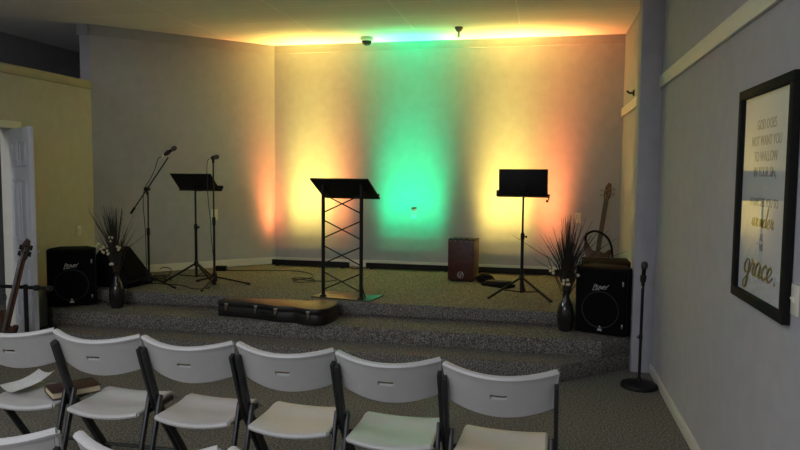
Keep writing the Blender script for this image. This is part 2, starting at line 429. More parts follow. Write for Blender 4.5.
r = empty('wall_bracket', (XR, 7.6, 2.52), 0, 'small black bracket high on the wall right of the stage', 'bracket')
b = MB(); b.lo((-.012, -.04, -.03), (0, .04, .03), bev=.004); b.build('back_plate', 'black', r)
b = MB(); b.tube([(-.01, 0, 0), (-.05, 0, .0), (-.075, 0, .025)], .011, 8); b.build('hook', 'black', r)

# ------------------------------------------------------------------ folding chairs
def make_chair():
    r = empty('folding_chair', (0, 0, 0), 0)
    ang = R(9)
    def back(u, v):        # u -1..1 across, v 0 top .. 1 bottom
        x = .231 * u * (1 - .09 * v)
        hgt = .164 + .012 * (1 - u * u)
        bow = -.075 * (1 - u * u)
        z = .842 - .027 * (1 - u * u) - hgt * v
        y = -.232 + (.842 - z) * .36 + bow * (1 - .25 * v)
        return (x, y, z), V((-.40 * u, -1, -.36)).normalized()
    us = [-1, -.85, -.7, -.55, -.4, -.27, -.16, -.08, 0, .08, .16, .27, .4, .55, .7, .85, 1]
    vs = [0, .1, .2, .3, .40, .52, .6, .72, .86, 1]
    b = MB(); b.sheet(back, us, vs, .018, hole=lambda i, j: 6 <= i <= 9 and j == 4)
    nr = [V(back(u, 0)[0]) for u in us]
    top = [p + V((0, .004, .002)) for p in nr]
    b.tube(top, .018, 8, flat=.8)
    for s in (-1, 1):
        b.tube([V(back(s, v)[0]) + V((0, .004, 0)) for v in vs], .011, 8)
    b.tube([V(back(u, 1)[0]) for u in us], .007, 6)
    b.tube([V(back(u, .40)[0]) for u in us[6:11]], .003, 6); b.tube([V(back(u, .52)[0]) for u in us[6:11]], .004, 6)
    b.build('backrest', 'white_plastic', r)
    def seat(u, v):        # v 0 rear .. 1 front
        w = .190 - .012 * v
        x = w * u
        y = -.205 + .40 * v - (.025 * (1 - u * u) if v < .05 else .025 * (1 - u * u) * max(0, 1 - v * 3))
        z = .448 - .016 * (1 - u * u) * (1 - .5 * v) + .014 * v * (1 - v) * 4 * 0 - .045 * max(0, (v - .78) / .22) ** 2 + .012 * math.exp(-((v - .72) / .12) ** 2)
        return (x, y, z), V((0, 0, 1))
    su = [-1, -.8, -.6, -.4, -.2, 0, .2, .4, .6, .8, 1]; sv = [0, .08, .16, .26, .36, .48, .6, .7, .78, .84, .9, .95, 1]
    b = MB(); b.sheet(seat, su, sv, .012)
    for s in (-1, 1): b.tube([V(seat(s, v)[0]) - V((0, 0, .006)) for v in sv], .011, 8)
    b.tube([V(seat(u, 0)[0]) - V((0, 0, .006)) for u in su], .013, 8); b.tube([V(seat(u, 1)[0]) - V((0, 0, .004)) for u in su], .011, 8)
    b.build('seat', 'white_plastic', r)
    for s in (-1, 1):
        b = MB()
        p = [V((s * .231, -.240, .79)), V((s * .231, -.126, .49)), V((s * .231, .20, .02))]
        b.bar(p[0], p[1] + V((0, .008, -.02)), .018, .036, .003); b.bar(p[1], p[2], .018, .036, .003)
        l = b.build('leg', 'tube_gray', r)
        b = MB(); b.box((s * .230, .206, .012), (.026, .042, .024), bev=.005); b.build('rubber_foot', 'rubber', l)
    for s in (-1, 1):
        b = MB(); b.bar((s * .214, -.125, .53), (s * .214, -.295, .02), .018, .032, .006)
        l = b.build('leg', 'tube_gray', r)
        b = MB(); b.box((s * .214, -.297, .012), (.024, .04, .024), bev=.005); b.build('rubber_foot', 'rubber', l)
    b = MB(); b.tube([(-.214, -.262, .085), (.214, -.262, .085)], .010, 8); b.build('stretcher', 'tube_gray', r)
    b = MB(); b.tube([(-.232, .125, .13), (.232, .125, .13)], .010, 8); b.build('stretcher', 'tube_gray', r)
    for s in (-1, 1):
        b = MB(); b.bar((s * .196, -.15, .432), (s * .196, .12, .425), .010, .026, .003)
        b.lathe([(.010, -.016), (.010, .016)], c=(s * .205, -.075, .43), axis='x', seg=12)
        b.build('seat_bracket', 'tube_gray', r)
    return r
chair0 = make_chair()
front = [(-2.627, 3.13, 2., 'white folding chair with a brown book and leaflet on its seat'),
         (-2.131, 3.118, .6, 'white folding chair second from the left in the front row'),
         (-1.635, 3.108, -.4, 'white folding chair third from the left in the front row'),
         (-1.138, 3.098, -.6, 'white folding chair fourth from the left in the front row'),
         (-.645, 3.06, -.9, 'white folding chair second from the right end of the front row'),
         (-.148, 2.99, -2.5, 'white folding chair at the right end of the front row')]
rear = [(-1.69, 1.965, 4, 'leftmost white chair back along the bottom edge of the photo, nearest row'),
        (-1.125, 1.97, -1, 'white chair back in the nearest row, second from the left'),
        (-.622, 1.965, -1.5, 'white chair of the nearest row with only the top corner showing')]
for i, (x, y, a, lab) in enumerate(front + rear):
    c = chair0 if i == 0 else copy_tree(chair0)
    c.location = (x, y, 0); c.rotation_euler = (0, 0, R(a))
    tag(c, lab, 'chair', 'folding chairs in the front row' if i < 6 else 'folding chairs in the nearest row')
# book and leaflet on the left chair
r = empty('book', (-2.45, 3.11, .458), R(-38), 'closed brown leather book lying on the leftmost front chair', 'book')
b = MB(); b.lo((-.085, -.12, 0), (.085, .12, .004), bev=.001); b.lo((-.085, -.12, .034), (.085, .12, .038), bev=.001); b.lo((-.087, -.12, 0), (-.081, .12, .038), bev=.002); b.build('cover', 'book_cover', r)
b = MB(); b.lo((-.081, -.115, .004), (.079, .115, .034)); b.build('page_block', 'book_page', r, smooth=False)
b = MB()
def leaf(u, v): return (u * .078, v * .11,   .006 + .018 * u * u + .024 * max(0, v + .3) ** 2 + .006 * v * u), V((0, 0, 1))
b.sheet(leaf, [i / 5 - 1 for i in range(11)], [i / 4 - 1 for i in range(9)], .0015)
tag(b.build('leaflet', 'leaflet', loc=(-2.745, 3.13, .459), rot=(R(2), R(-2), R(-20))), 'printed white paper leaflet on the leftmost front chair, beside the book', 'paper')

# ------------------------------------------------------------------ lectern
r = empty('lectern', (-1.905, 6.28, S3), R(-9), 'black truss lectern with a slanted top at the front of the stage', 'lectern')
b = MB(); b.lo((-.315, -.045, 0), (.315, .30, .012), bev=.002); b.build('base_plate', 'steel_plate', r)
for s in (-1, 1):
    b = MB(); b.tube([(s * .205, 0, .012), (s * .205, 0, 1.125)], .018, 14); p = b.build('post', 'black', r)
    b = MB(); b.lathe([(.035, .012), (.035, .02), (.022, .03)], c=(s * .205, 0, 0), seg=16); b.bar((s * .205, .02, .13), (s * .235, .04, .014), .008, .014, .002); b.build('foot_brace', 'black', p)
for z in (.172, .431, .683, .935):
    for s in (-1, 1):
        y = .006 * s
        b = MB(); b.tube([(-.2, y, z - s * .088), (.2, y, z + s * .088)], .0065, 8); b.build('truss_rod', 'black', r)
tl = R(-32.5)
b = MB(); b.box((0, .07, 1.078), (.615, .355, .018), rot=(tl, 0, 0), bev=.003)
b.build('slanted_top', 'black', r)
b = MB(); b.box((0, .215, 1.008), (.60, .014, .045), rot=(tl, 0, 0), bev=.003); b.build('book_ledge', 'black', r)
for s in (-1, 1):
    b = MB(); b.bar((s * .205, -.02, 1.115), (s * .205, .16, 1.0), .03, .012, .002); b.build('top_bracket', 'black', r)

# ------------------------------------------------------------------ music stands
def music_stand(name, loc, rz, label, desk_z, desk_y, w, h, tilt, legs, hub=.20):
    r = empty(name, loc, rz, label, 'music stand', 'music stands on the stage')
    b = MB(); b.tube([(0, 0, .05), (0, 0, .62)], .0155, 12); b.build('lower_tube', 'black', r)
    b = MB(); b.tube([(0, 0, .6), (0, 0, desk_z - .02), (0, desk_y * .6, desk_z + .02)], .0105, 10); b.build('upper_tube', 'black', r)
    b = MB(); b.lathe([(.018, .585), (.020, .59), (.020, .64), (.015, .65)], seg=14); c = b.build('height_clutch', 'black', r)
    b = MB(); b.tube([(0, 0, .615), (.035, -.005, .615)], .007, 8); b.lathe([(.004, .03), (.013, .032), (.013, .045)], c=(0, -.005, .615), axis='x', seg=10); b.build('knob', 'black', c)
    b = MB(); b.lathe([(.022, hub - .02), (.025, hub - .015), (.025, hub + .02), (.018, hub + .03)], seg=14); b.build('hub', 'black', r)
    for a in legs:
        d = V((math.cos(a), math.sin(a), 0))
        b = MB(); b.bar(d * .018 + V((0, 0, hub)), d * .34 + V((0, 0, .016)),   .020, .022, .004, ref=d.cross(V((0, 0, 1)))); l = b.build('leg', 'black', r)
        b = MB(); b.bar(d * .012 + V((0, 0, .06)), d * .19 + V((0, 0, .086)), .006, .012, .001, ref=d.cross(V((0, 0, 1)))); b.build('brace', 'black', l)
        b = MB(); b.box(d * .345 + V((0, 0, .013)), (.03, .03, .024), rot=(0, 0, a), bev=.006); b.build('rubber_foot', 'rubber', l)
    # desk: plane leaning, top edge towards the audience side (-y)
    m = Matrix.Translation((0, desk_y, desk_z)) @ Matrix.Rotation(tilt, 4, 'X')
    t = MB(); t.box((0, 0, h / 2), (w, .004, h), bev=.0015)
    t.lo((-w / 2, -.006, h - .012), (w / 2, .002, h)); t.lo((-w / 2, -.006, 0), (-w / 2 + .01, .002, h)); t.lo((w / 2 - .01, -.006, 0), (w / 2, .002, h))
    t.bm.transform(m); t.build('desk', 'black', r)
    t = MB(); t.lo((-w / 2 - .018, -.006, -.012), (w / 2 + .018, .055, -.006)); t.lo((-w / 2 - .018, .05, -.012), (w / 2 + .018, .056, .014))
    t.bm.transform(m); t.build('ledge', 'black', r)
    t = MB(); t.box((0, -.018, .075), (.05, .03, .09), bev=.005); t.lathe([(.012, -.05), (.012, .05)], c=(0, -.03, .03), axis='x', seg=12)
    t.bm.transform(m); t.build('tilt_bracket', 'black', r)
    return r
music_stand('music_stand', (-.19, 6.79, S3), R(-4), 'black music stand with an upright desk, right of the lectern', 1.02, -.03, .475, .265, R(6), [R(-150), R(-30), R(90)])
music_stand('music_stand', (-3.795, 6.89, S3), R(-2), 'black music stand with a sloping desk between two microphone stands', 1.03, .10, .50, .27, R(48), [R(-145), R(-27), R(92)])
r0 = [o for o in bpy.data.objects if o.name == 'music_stand'][0]
b = MB(); b.box((-.238, -.012, 1.045), (.055, .03, .06), bev=.004); b.build('desk_clip', 'black', r0)
b = MB(); b.tube([(.235, 0, 1.02), (.25, -.01, 1.0), (.235, -.01, .975)], .006, 6); b.lathe([(.004, -.01), (.013, -.008), (.013, .008)], c=(.232, -.01, .972), axis='y', seg=10); b.build('pencil_clip', 'black', r0)

# ------------------------------------------------------------------ microphones
def add_mic(parent, base, d, L=.10):
    """handheld microphone: body from base along d, ball head at the end"""
    d = V(d).normalized(); base = V(base); q = V((0, 0, 1)).rotation_difference(d).to_matrix().to_4x4(); q.translation = base
    b = MB(); b.lathe([(.010, 0), (.012, .01), (.0155, L), (.019, L + .012)], seg=14); b.bm.transform(q); mb = b.build('microphone', 'black_plastic', parent)
    b = MB(); b.lathe([(.018, L + .008), (.025, L + .02), (.026, L + .034), (.0255, L + .042), (.022, L + .056), (.012, L + .066), (.002, L + .068)], seg=16); b.bm.transform(q); b.build('grille_head', 'head_mesh', mb)
    b = MB(); b.lathe([(.009, -.03), (.009, 0)], seg=12); b.bm.transform(q); b.build('connector', 'chrome', mb)
    b = MB(); b.lathe([(.021, .018), (.0225, .03), (.0235, .065), (.021, .07)], seg=14); b.bm.transform(q); b.build('mic_clip', 'black', mb)
def tripod(r, legs, hub=.10, length=.36):
    b = MB(); b.lathe([(.02, hub - .05), (.03, hub - .04), (.03, hub + .02), (.018, hub + .05)], seg=16); b.build('hub', 'black', r)
    for a in legs:
        d = V((math.cos(a), math.sin(a), 0))
        b = MB(); b.tube([d * .02 + V((0, 0, hub)), d * length + V((0, 0, .018))], .0095, 8); l = b.build('leg', 'black', r)
        b = MB(); b.tube([d * (length - .03) + V((0, 0, .022)), d * (length + .015) + V((0, 0, .014))], .013, 8); b.build('rubber_foot', 'rubber', l)
# boom stand (left)
r = empty('boom_microphone_stand', (-4.12, 6.47, S3), 0, 'tripod microphone stand with a long slanted boom at the left of the stage', 'microphone stand')
tripod(r, [R(-14), R(-130), R(110)])
b = MB(); b.tube([(0, 0, .06), (0, 0, .58)], .012, 12); b.build('lower_tube', 'black', r)
b = MB(); b.tube([(0, 0, .55), (.005, 0, 1.01)], .008, 10); b.build('upper_tube', 'black', r)
b = MB(); b.lathe([(.015, .55), (.018, .56), (.018, .62), (.012, .63)], seg=14); b.build('clutch', 'black', r)
j = V((.008, -.02, 1.045)); bd = V((.50, 0, .66)).normalized()
b = MB(); b.lathe([(.02, -.03), (.024, -.028), (.024, .012), (.02, .014)], c=j, axis='y', seg=14); b.tube([j + V((0, 0, -.06)), j], .011, 8)
b.lathe([(.01, .014), (.016, .02), (.016, .04), (.008, .044)], c=j, axis='y', seg=10); b.build('boom_joint', 'black', r)
b = MB(); b.tube([j - bd * .31, j + bd * .42], .0065, 10); bo = b.build('boom_arm', 'black', r)
b = MB(); b.tube([j - bd * .33, j - bd * .25], .0125, 10); b.build('counterweight', 'black', bo)
tip = j + bd * .42
add_mic(r, tip + V((-.045, 0, .025)), (.85, -.05, .5))
b = MB(); cp = [tip + V((-.075, 0, .012)), tip + V((-.12, .0, -.02)), tip + V((-.15, -.01, -.12)), j + V((.06, -.02, .12)), j + V((-.01, -.03, .0)), j + V((-.03, -.03, -.15)), V((-.022, -.02, .6)), V((-.018, -.02, .3)), V((-.02, -.02, .11)), V((-.06, -.05, .03)), V((-.12, .0, .012))]
b.tube(spline(cp, 6), .0038, 6); b.build('microphone_cable', 'cable', r)
# straight stand (stage left, right of music stand)
r = empty('microphone_stand', (-3.455, 6.66, S3), 0, 'straight tripod microphone stand just right of the sloping music stand', 'microphone stand')
tripod(r, [R(24), R(-83), R(148)])
b = MB(); b.tube([(0, 0, .03), (0, 0, .70)], .012, 12); b.build('lower_tube', 'black', r)
b = MB(); b.tube([(0, 0, .68), (0, 0, 1.355)], .008, 10); b.build('upper_tube', 'black', r)
b = MB(); b.lathe([(.015, .66), (.018, .67), (.018, .74), (.012, .75)], seg=14); b.build('clutch', 'black', r)
b = MB(); b.tube([(0, 0, 1.33), (0, 0, 1.37)], .014, 10); b.build('clip_base', 'black', r)
add_mic(r, (-.03, .02, 1.378), (.8, -.5, .12), .07)
b = MB(); b.tube(spline([(-.055, .032, 1.372), (-.085, .04, 1.35), (-.09, .03, 1.25), (-.075, .02, .95), (-.05, .02, .7), (-.04, .01, .55), (-.02, .015, .3), (-.016, .0, .08), (-.06, .05, .012), (-.12, .12, .008)], 6), .0038, 6); b.build('microphone_cable', 'cable', r)
# round base stand (right, on the floor)
r = empty('microphone_stand', (.765, 5.42, 0), 0, 'round-base microphone stand on the floor beside the right wall', 'microphone stand')
b = MB(); b.lathe([(.13, 0), (.138, .006), (.138, .02), (.13, .032), (.06, .045), (.025, .052), (.018, .075)], seg=40); b.build('round_base', 'black', r)
b = MB(); b.tube([(0, 0, .05), (.004, 0, .82)], .0115, 12); b.build('upright_tube', 'black', r)
b = MB(); b.lathe([(.014, .38), (.0165, .385), (.0165, .41), (.014, .415)], seg=14); b.tube([(0, 0, .395), (-.03, 0, .395)], .005, 6); b.build('clutch', 'black', r)
b = MB(); b.tube([(.004, 0, .80), (.005, 0, .84)], .014, 10); b.build('clip_base', 'black', r)
add_mic(r, (.002, 0, .81), (.06, .03, 1), .11)

# ------------------------------------------------------------------ speakers
def logo(r, y, x, z, s):
    """angular slanted brand lettering with a long underline stroke"""
    L = {'P': [[(0, -.55), (.28, 1), (.75, .95), (.65, .5), (.15, .45)]], 'E': [[(.55, .75), (.12, .7), (0, 0), (.45, .05)], [(.06, .38), (.42, .42)]],
         'A': [[(0, 0), (.38, .75), (.48, 0)], [(.12, .28), (.46, .28)]], 'V': [[(0, .75), (.2, 0), (.6, .75)]], 'Y': [[(0, .8), (.22, .38), (.75, 1.05)], [(.22, .38), (.1, -.05)]]}
    b = MB(); cx = 0
    for ch, adv in zip('PEAVEY', (.72, .52, .56, .52, .54, .6)):
        for st in L[ch]:
            for p, q in zip(st, st[1:]):
                f = lambda a: (x + (cx + a[0] + .12 * a[1]) * s, y, z + a[1] * s)
                b.bar(f(p), f(q), .0055, .004, 0, ref=(0, 1, 0))
        cx += adv
    b.bar((x + .05 * s, y, z - .32 * s), (x + 1.6 * s, y, z - .22 * s), .004, .004, 0, ref=(0, 1, 0))
    b.build('brand_lettering', 'silver', r)
def speaker(loc, rz, label, W=.43, H=.58, Dp=.36):
    r = empty('loudspeaker', loc, rz, label, 'loudspeaker', 'large black loudspeakers beside the stage')
    # cabinet with angled rear corners and top edge drawn as a plan polygon ; front face at y = 0
    w = W / 2
    pl = [(-w, .0), (w, .0), (w, .12), (w * .62, Dp), (-w * .62, Dp), (-w, .12)]
    b = MB(); b.prism(pl, .012, H, bev=.012)
    for sx in (-1, 1):
        for sy in (.06, Dp - .06): b.lathe([(.018, 0), (.02, .004), (.02, .013)], c=(sx * w * .6, sy, 0), seg=12)
    b.build('cabinet', 'black_plastic', r)
    b = MB(); b.box((0, -.010, H / 2 + .006), (W - .03, .02, H - .045), bev=.008); g = b.build('front_grille', 'grille', r)
    b = MB(); b.tube([(.155 * math.cos(a) * 1., -.021, .225 + .155 * math.sin(a)) for a in [2 * PI * k / 40 for k in range(41)]], .006, 6, caps=False); b.build('woofer_ring', 'ring', g)
    logo(g, -.023, -.065, .405, .036)
    b = MB(); b.prism([(-.02, 0), (.02, 0), (.012, .03), (0, .045), (-.012, .03)], 0, .003, m=Matrix.Translation((0, -.02, .045)) @ Matrix.Rotation(PI / 2, 4, 'X')); b.build('badge', 'silver', g)
    for s in (-1, 1):
        for z in ((.10, .46) if s > 0 else ()):
            b = MB(); b.box((s * (w - .035), -.022, z), (.014, .006, .04), bev=.002); b.build('corner_plate', 'gray_metal', g)
    b = MB(); b.box((0, Dp * .5, H - .002), (.14, .05, .012), bev=.004); b.build('carry_handle', 'rubber', r)
    return r
speaker((-4.625, 5.90, S2), R(32), 'black loudspeaker on the step beside the tan wall', W=.445, H=.585, Dp=.30)
speaker((.505, 5.92, S2), R(-22), 'black loudspeaker on the step beside the pier, left of the round-base microphone', W=.445, H=.585, Dp=.28)
# wedge monitor
r = empty('floor_monitor', (-4.53, 6.50, S3), R(-8), 'black wedge floor monitor behind the left-hand vase', 'floor monitor')
b = MB(); prof = [(-.30, .0), (.30, .0), (.34, .06), (.005, .40), (-.04, .40), (-.33, .08)]
b.prism(prof, -.20, .20, bev=.01, m=Matrix.Rotation(PI / 2, 4, 'X')); b.build('cabinet', 'black_plastic', r)
b = MB(); d = V((.335, 0, -.34)).normalized(); n = V((.34, 0, .335)).normalized()
m_ = Matrix((d, V((0, 1, 0)), n)).transposed().to_4x4(); m_.translation = V((.175, 0, .235))
b.box((0, 0, .004), (.40, .34, .012), bev=.004); b.bm.transform(m_); b.build('front_grille', 'grille', r)
# amplifier behind the right speaker
r = empty('guitar_amplifier', (.60, 6.56, S3), R(0), 'black amplifier box on the stage behind the right-hand loudspeaker', 'amplifier')
b = MB(); b.lo((-.215, -.25, .012), (.215, .24, .43), bev=.012)
for x in (-.17, .17):
    for y in (-.2, .2): b.lathe([(.02, 0), (.02, .014)], c=(x, y, 0), seg=10)
b.build('cabinet', 'black_cloth', r)
b = MB(); b.lo((-.19, -.262, .05), (.19, -.248, .33), bev=.004); b.build('front_grille', 'grille', r)
b = MB(); b.lo((-.19, -.256, .345), (.19, -.248, .41)); 
for k in range(6): b.lathe([(.012, -.275), (.013, -.256)], c=(-.15 + k * .06, 0, .378), axis='y', seg=10)
b.build('control_panel', 'black', r)
b = MB(); b.tube([(-.215, .236, .428), (.215, .236, .428)], .005, 6); b.tube([(.213, .236, .428), (.213, -.246, .428)], .005, 6); b.build('edge_trim', 'gray_metal', r)

# ------------------------------------------------------------------ vases
def vase(loc, label, s, lean, nblade, flowers, H, seed, spread):
    rnd = random.Random(seed)
    r = empty('vase', loc, 0, label, 'vase', 'vases of dried grass on the step')
    b = MB(); pr = [(.045, 0), (.055, .005), (.066, .05), (.074, .11), (.072, .17), (.058, .23), (.036, .28), (.025, .315), (.024, .335), (.031, .355), (.027, .357), (.02, .335), (.02, .30), (.0, .30)]
    b.lathe([(x * s, z * s) for x, z in pr[:-1]], seg=28, caps=True); b.build('vase_body', 'vase', r)
    b = MB(); z0 = .33 * s
    for i in range(nblade):
        a = rnd.uniform(0, 2 * PI); t = abs(rnd.gauss(0, spread)); h = rnd.uniform(.45, 1.0) * H
        dx, dy = math.cos(a) * t + lean, math.sin(a) * t * .45
        p0 = V((rnd.uniform(-.01, .01), rnd.uniform(-.01, .01), z0 - .06)); p1 = V((dx * h * .35, dy * h * .35, z0 + h * .5)); p2 = V((dx * h, dy * h, z0 + h * (1 - .25 * min(t, 1))))
        b.tube([p0, p1, p2], [.004, .0036, .0012], 4)
    g = b.build('dried_grass', 'grass', r); g['kind'] = 'stuff'
    for i, (fx, fy, fz) in enumerate(flowers):
        e = V((fx, fy, z0 + fz)); b = MB(); b.tube(spline([(0, 0, z0 - .03), (fx * .4, fy, z0 + fz * .6 + .03), tuple(e)], 4), .0018, 5); st = b.build('flower_stem', 'stem', r)
        for k in range(3):
            c = e + V((rnd.uniform(-.022, .022), rnd.uniform(-.02, .02), rnd.uniform(-.025, .025))); b = MB()
            for j_ in range(5):
                a = 2 * PI * j_ / 5 + k; dd = V((math.cos(a), -.5, math.sin(a))).normalized()
                t = bmesh.new(); bmesh.ops.create_icosphere(t, subdivisions=1, radius=1)
                mm = V((0, 0, 1)).rotation_difference(dd).to_matrix().to_4x4() @ Matrix.Diagonal((.006, .0035, .009, 1)); mm.translation = c + dd * .009
                b.add(t, mm)
            b.build('blossom', 'petal', st)
    return r
vase((-4.16, 5.96, S2), 'dark vase with dried grass and cream blossoms beside the left speaker', 1.02, -.06, 170,
     [(-.09, -.03, .27), (-.01, -.05, .36), (-.19, -.03, .30), (-.05, -.05, .22), (.05, -.04, .27), (.0, -.06, .11), (-.12, -.05, .24)], .74, 3, .27)
vase((.218, 6.03, S2), 'dark vase with dried grass beside the right speaker', 1.0, .02, 150,
     [(-.12, -.03, .20), (-.04, -.05, .10), (.02, -.05, .11), (.09, -.04, .16)], .72, 5, .34)

# ------------------------------------------------------------------ guitar case on the upper step
r = empty('guitar_case', (-2.42, 5.92, S2), R(-4), 'black hard guitar case lying on the upper step', 'guitar case')
half = [(-.56, .105), (-.30, .115), (-.12, .135), (-.02, .165), (.08, .185), (.17, .178), (.24, .172), (.32, .205), (.42, .226), (.50, .208), (.545, .14), (.56, .05)]
pts = [(x, -y) for x, y in half] + [(x, y) for x, y in half[::-1]]
sm = [(p.x, p.y) for p in spline([(x, y, 0) for x, y in pts[1:-1]], 4)]
outline = [(-.58, -.105)] + sm + [(-.58, .105)]
b = MB(); b.prism(outline, 0, .095, bev=.006); b.build('case_body', 'case_tolex', r)
b = MB(); b.prism(outline,   .099, .152, bev=.012); ld = b.build('lid', 'case_tolex', r)
b = MB(); b.prism([(x * .997, y * .992) for x, y in outline], .093, .101); b.build('seam_trim', 'rubber', r)
def yat(x):
    best = None
    for (x0, y0), (x1, y1) in zip(outline, outline[1:]):
        if y0 < 0 and y1 < 0 and min(x0, x1) <= x <= max(x0, x1) and abs(x1 - x0) > 1e-6:
            y = y0 + (y1 - y0) * (x - x0) / (x1 - x0); best = y if best is None else min(best, y)
    return best if best is not None else -.11
for x in (-.49, -.17, .06, .40):
    y = yat(x)
    b = MB(); b.box((x, y - .004, .116), (.036, .008, .030), bev=.003); b.box((x, y - .004, .080), (.022, .008, .04), bev=.003); b.tube([(x - .01, y - .009, .06), (x - .01, y - .012, .1), (x + .01, y - .012, .1), (x + .01, y - .009, .06)], .0025, 6)
    b.build('latch', 'latch_metal', r)
y = yat(-.02); b = MB(); b.tube(spline([(-.09, y + .01, .07), (-.08, y - .02, .066), (-.02, y - .03, .064), (.03, y - .03, .062), (.045, y - .008, .06)], 5), .009, 8); b.build('handle', 'black', r)

# ------------------------------------------------------------------ cajon
r = empty('cajon', (-.89, 7.80, S3), R(-8), 'red-brown cajon box drum against the light bar', 'drum')
b = MB(); b.lo((-.15, -.12, .012), (.15, .14, .475), bev=.004); b.build('shell', 'wood_side', r)
b = MB(); b.lo((-.152, -.128, .012), (.152, -.118, .477), bev=.002); fp = b.build('front_panel', 'wood_red', r)
for x in (-.13, -.065, 0, .065, .13):
    b = MB(); b.lathe([(.007, -.002), (.007, .002)], c=(x, -.129, .463), axis='y', seg=8); b.build('screw', 'gray_metal', fp)
b = MB(); b.lathe([(.038, 0), (.038, .0015), (.032, .0015), (.032, 0)], c=(0, -.1305, .075), axis='y', seg=28, caps=False)
b.tube([(-.016, -.131, .095), (-.020, -.131, .06), (-.002, -.131, .058)], .003, 6); b.tube(spline([(.0, -.131, .052), (.006, -.131, .092), (.022, -.131, .088), (.018, -.131, .074), (.004, -.131, .074)], 4), .003, 6); b.build('round_emblem', 'silver', fp)
b = MB(); b.lo((-.152, -.12, .474), (.152, .142, .484), bev=.002); b.build('top_seat', 'black', r)
for k in range(5):
    b = MB(); b.box((-.13 + .065 * k, -.115, .488), (.02, .02, .012), bev=.003); b.build('corner_pad', 'rubber', r)
for x in (-.12, .12):
    for yy in (-.09, .11):
        b = MB(); b.lathe([(.016, 0), (.018, .012)], c=(x, yy, 0), seg=10); b.build('rubber_foot', 'rubber', r)
# foot pedals beside the cajon
r = empty('foot_pedal', (-.46, 7.42, S3), R(-32), 'flat black foot pedal on the stage between cajon and music stand', 'pedal')
b = MB(); b.lo((-.17, -.085, 0), (.17, .085, .035), bev=.008); b.build('base', 'black_plastic', r)
b = MB(); b.box((.0, 0, .052), (.27, .14, .025), rot=(0, R(-3), 0), bev=.006); b.build('treadle', 'rubber', r)
r = empty('cable_bag', (-.62, 7.66, S3), R(-15), 'small black pouch slumped beside the cajon', 'bag')
b = MB()
t = bmesh.new(); bmesh.ops.create_icosphere(t, subdivisions=3, radius=1)
for v in t.verts:
    c = v.co; k = 1 + .16 * math.sin(7 * c.x + 3) * math.sin(6 * c.y + 1) + .1 * math.sin(9 * c.z)
    v.co = V((c.x * .11 * k, c.y * .08 * k, max(0, (c.z + .75)) * .05 * k))
b.add(t); b.build('pouch', 'black_plastic', r)
b = MB(); b.tube(spline([(-.05, -.03, .07), (-.03, -.05, .10), (.03, -.05, .105), (.05, -.03, .07)], 5), .006, 6); b.build('strap', 'cable', r)

# ------------------------------------------------------------------ electric basses
def bass(name, loc, rot, label, strap, neckmat, headmat='wood_neck', pegmat='gray_metal', pg=1., nw=1., hw=1.):
    """origin at the bottom of the body, +z along the neck, front faces -y"""
    r = empty(name, loc, rot=rot, label=label, cat='guitar')
    o = [(-.03, .0), (-.10, .015), (-.155, .07), (-.165, .14), (-.135, .21), (-.125, .26), (-.155, .33), (-.165, .41), (-.145, .44), (-.115, .40), (-.07, .345), (-.035, .335),
         (.035, .335), (.06, .325), (.09, .345), (.125, .375), (.145, .355), (.14, .30), (.115, .24), (.12, .18), (.15, .12), (.14, .06), (.09, .015), (.03, .0)]
    sm = [(p.x, p.y) for p in spline([(x, y, 0) for x, y in o], 3, closed=True)]
    b = MB(); b.prism(sm, -.022, .022, bev=.008, m=Matrix.Rotation(PI / 2, 4, 'X')); bd = b.build('body', 'bass_body', r)
    b = MB(); b.prism([(-.06, .1), (.09, .1), (.08, .2), (.06, .32), (-.09, .34), (-.07, .2)], .022, .0245, m=Matrix.Rotation(PI / 2, 4, 'X')); b.build('pickguard', 'rosewood', bd)
    b = MB(); b.lo((-.045, -.036, .165), (.045, -.022, .185), bev=.002); b.lo((-.045, -.036, .225), (.045, -.022, .245), bev=.002); b.build('pickup', 'black', bd)
    b = MB(); b.lo((-.045, -.04, .085), (.045, -.022, .115), bev=.002); b.build('bridge', 'chrome', bd)
    for k in range(3):
        b = MB(); b.lathe([(.012, -.042), (.013, -.022)], c=(.085 + .012 * k, 0, .11 - .03 * k), axis='y', seg=10); b.build('knob', 'chrome', bd)
    b = MB(); b.bar((0, -.012, .30), (0, -.012, .96), .05 * nw, .024 * nw, .006); nk = b.build('neck', neckmat, r)
    b = MB(); b.lo((-.026 * nw, -.024 - .006 * nw, .28), (.026 * nw, -.023, .955)); b.build('fretboard', 'rosewood', nk)
    b = MB(); p = [(-.024, .95), (.024, .95), (.042, .99), (.040, 1.08), (.030, 1.15), (-.005, 1.16), (-.034, 1.10), (-.04, 1.0)]; p = [(x * hw, y) for x, y in p]
    b.prism(p, .004, .020, bev=.003, m=Matrix.Rotation(PI / 2, 4, 'X')); h = b.build('headstock', headmat, r)
    for s, z in ((-1, 1.0), (-1, 1.06), (1, 1.03), (1, 1.09)):
        b = MB(); b.lathe([(.008, -.03), (.008, -.018)], c=(s * .02 * hw, 0, z), axis='y', seg=10); b.tube([(s * .03 * hw, -.008, z), (s * (.03 * hw + .032), -.008, z)], .004 * pg, 6)
        b.box((s * (.03 * hw + .04), -.008, z), (.022 * pg, .008 * pg, .028 * pg), bev=.003); b.build('tuning_peg', pegmat, h)
    for k in range(4):
        b = MB(); b.tube([(-.018 + .012 * k, -.038, .10), (-.014 + .0095 * k, -.033, .955), (-.02 if k < 2 else .02, -.022, 1.0 + .03 * k)], .0012, 4); b.build('string', 'gray_metal', r)
    if strap:
        b = MB(); f = [(-.155, -.035, .43), (-.15, -.06, .50), (-.06, -.075, .55), (.06, -.075, .51), (.13, -.06, .42), (.17, -.05, .28), (.215, -.03, .12), (.22, -.01, .05)]
        b.tube(spline(f, 5), .024, 8, flat=.55); b.build('strap', 'black_cloth', r)
    return r
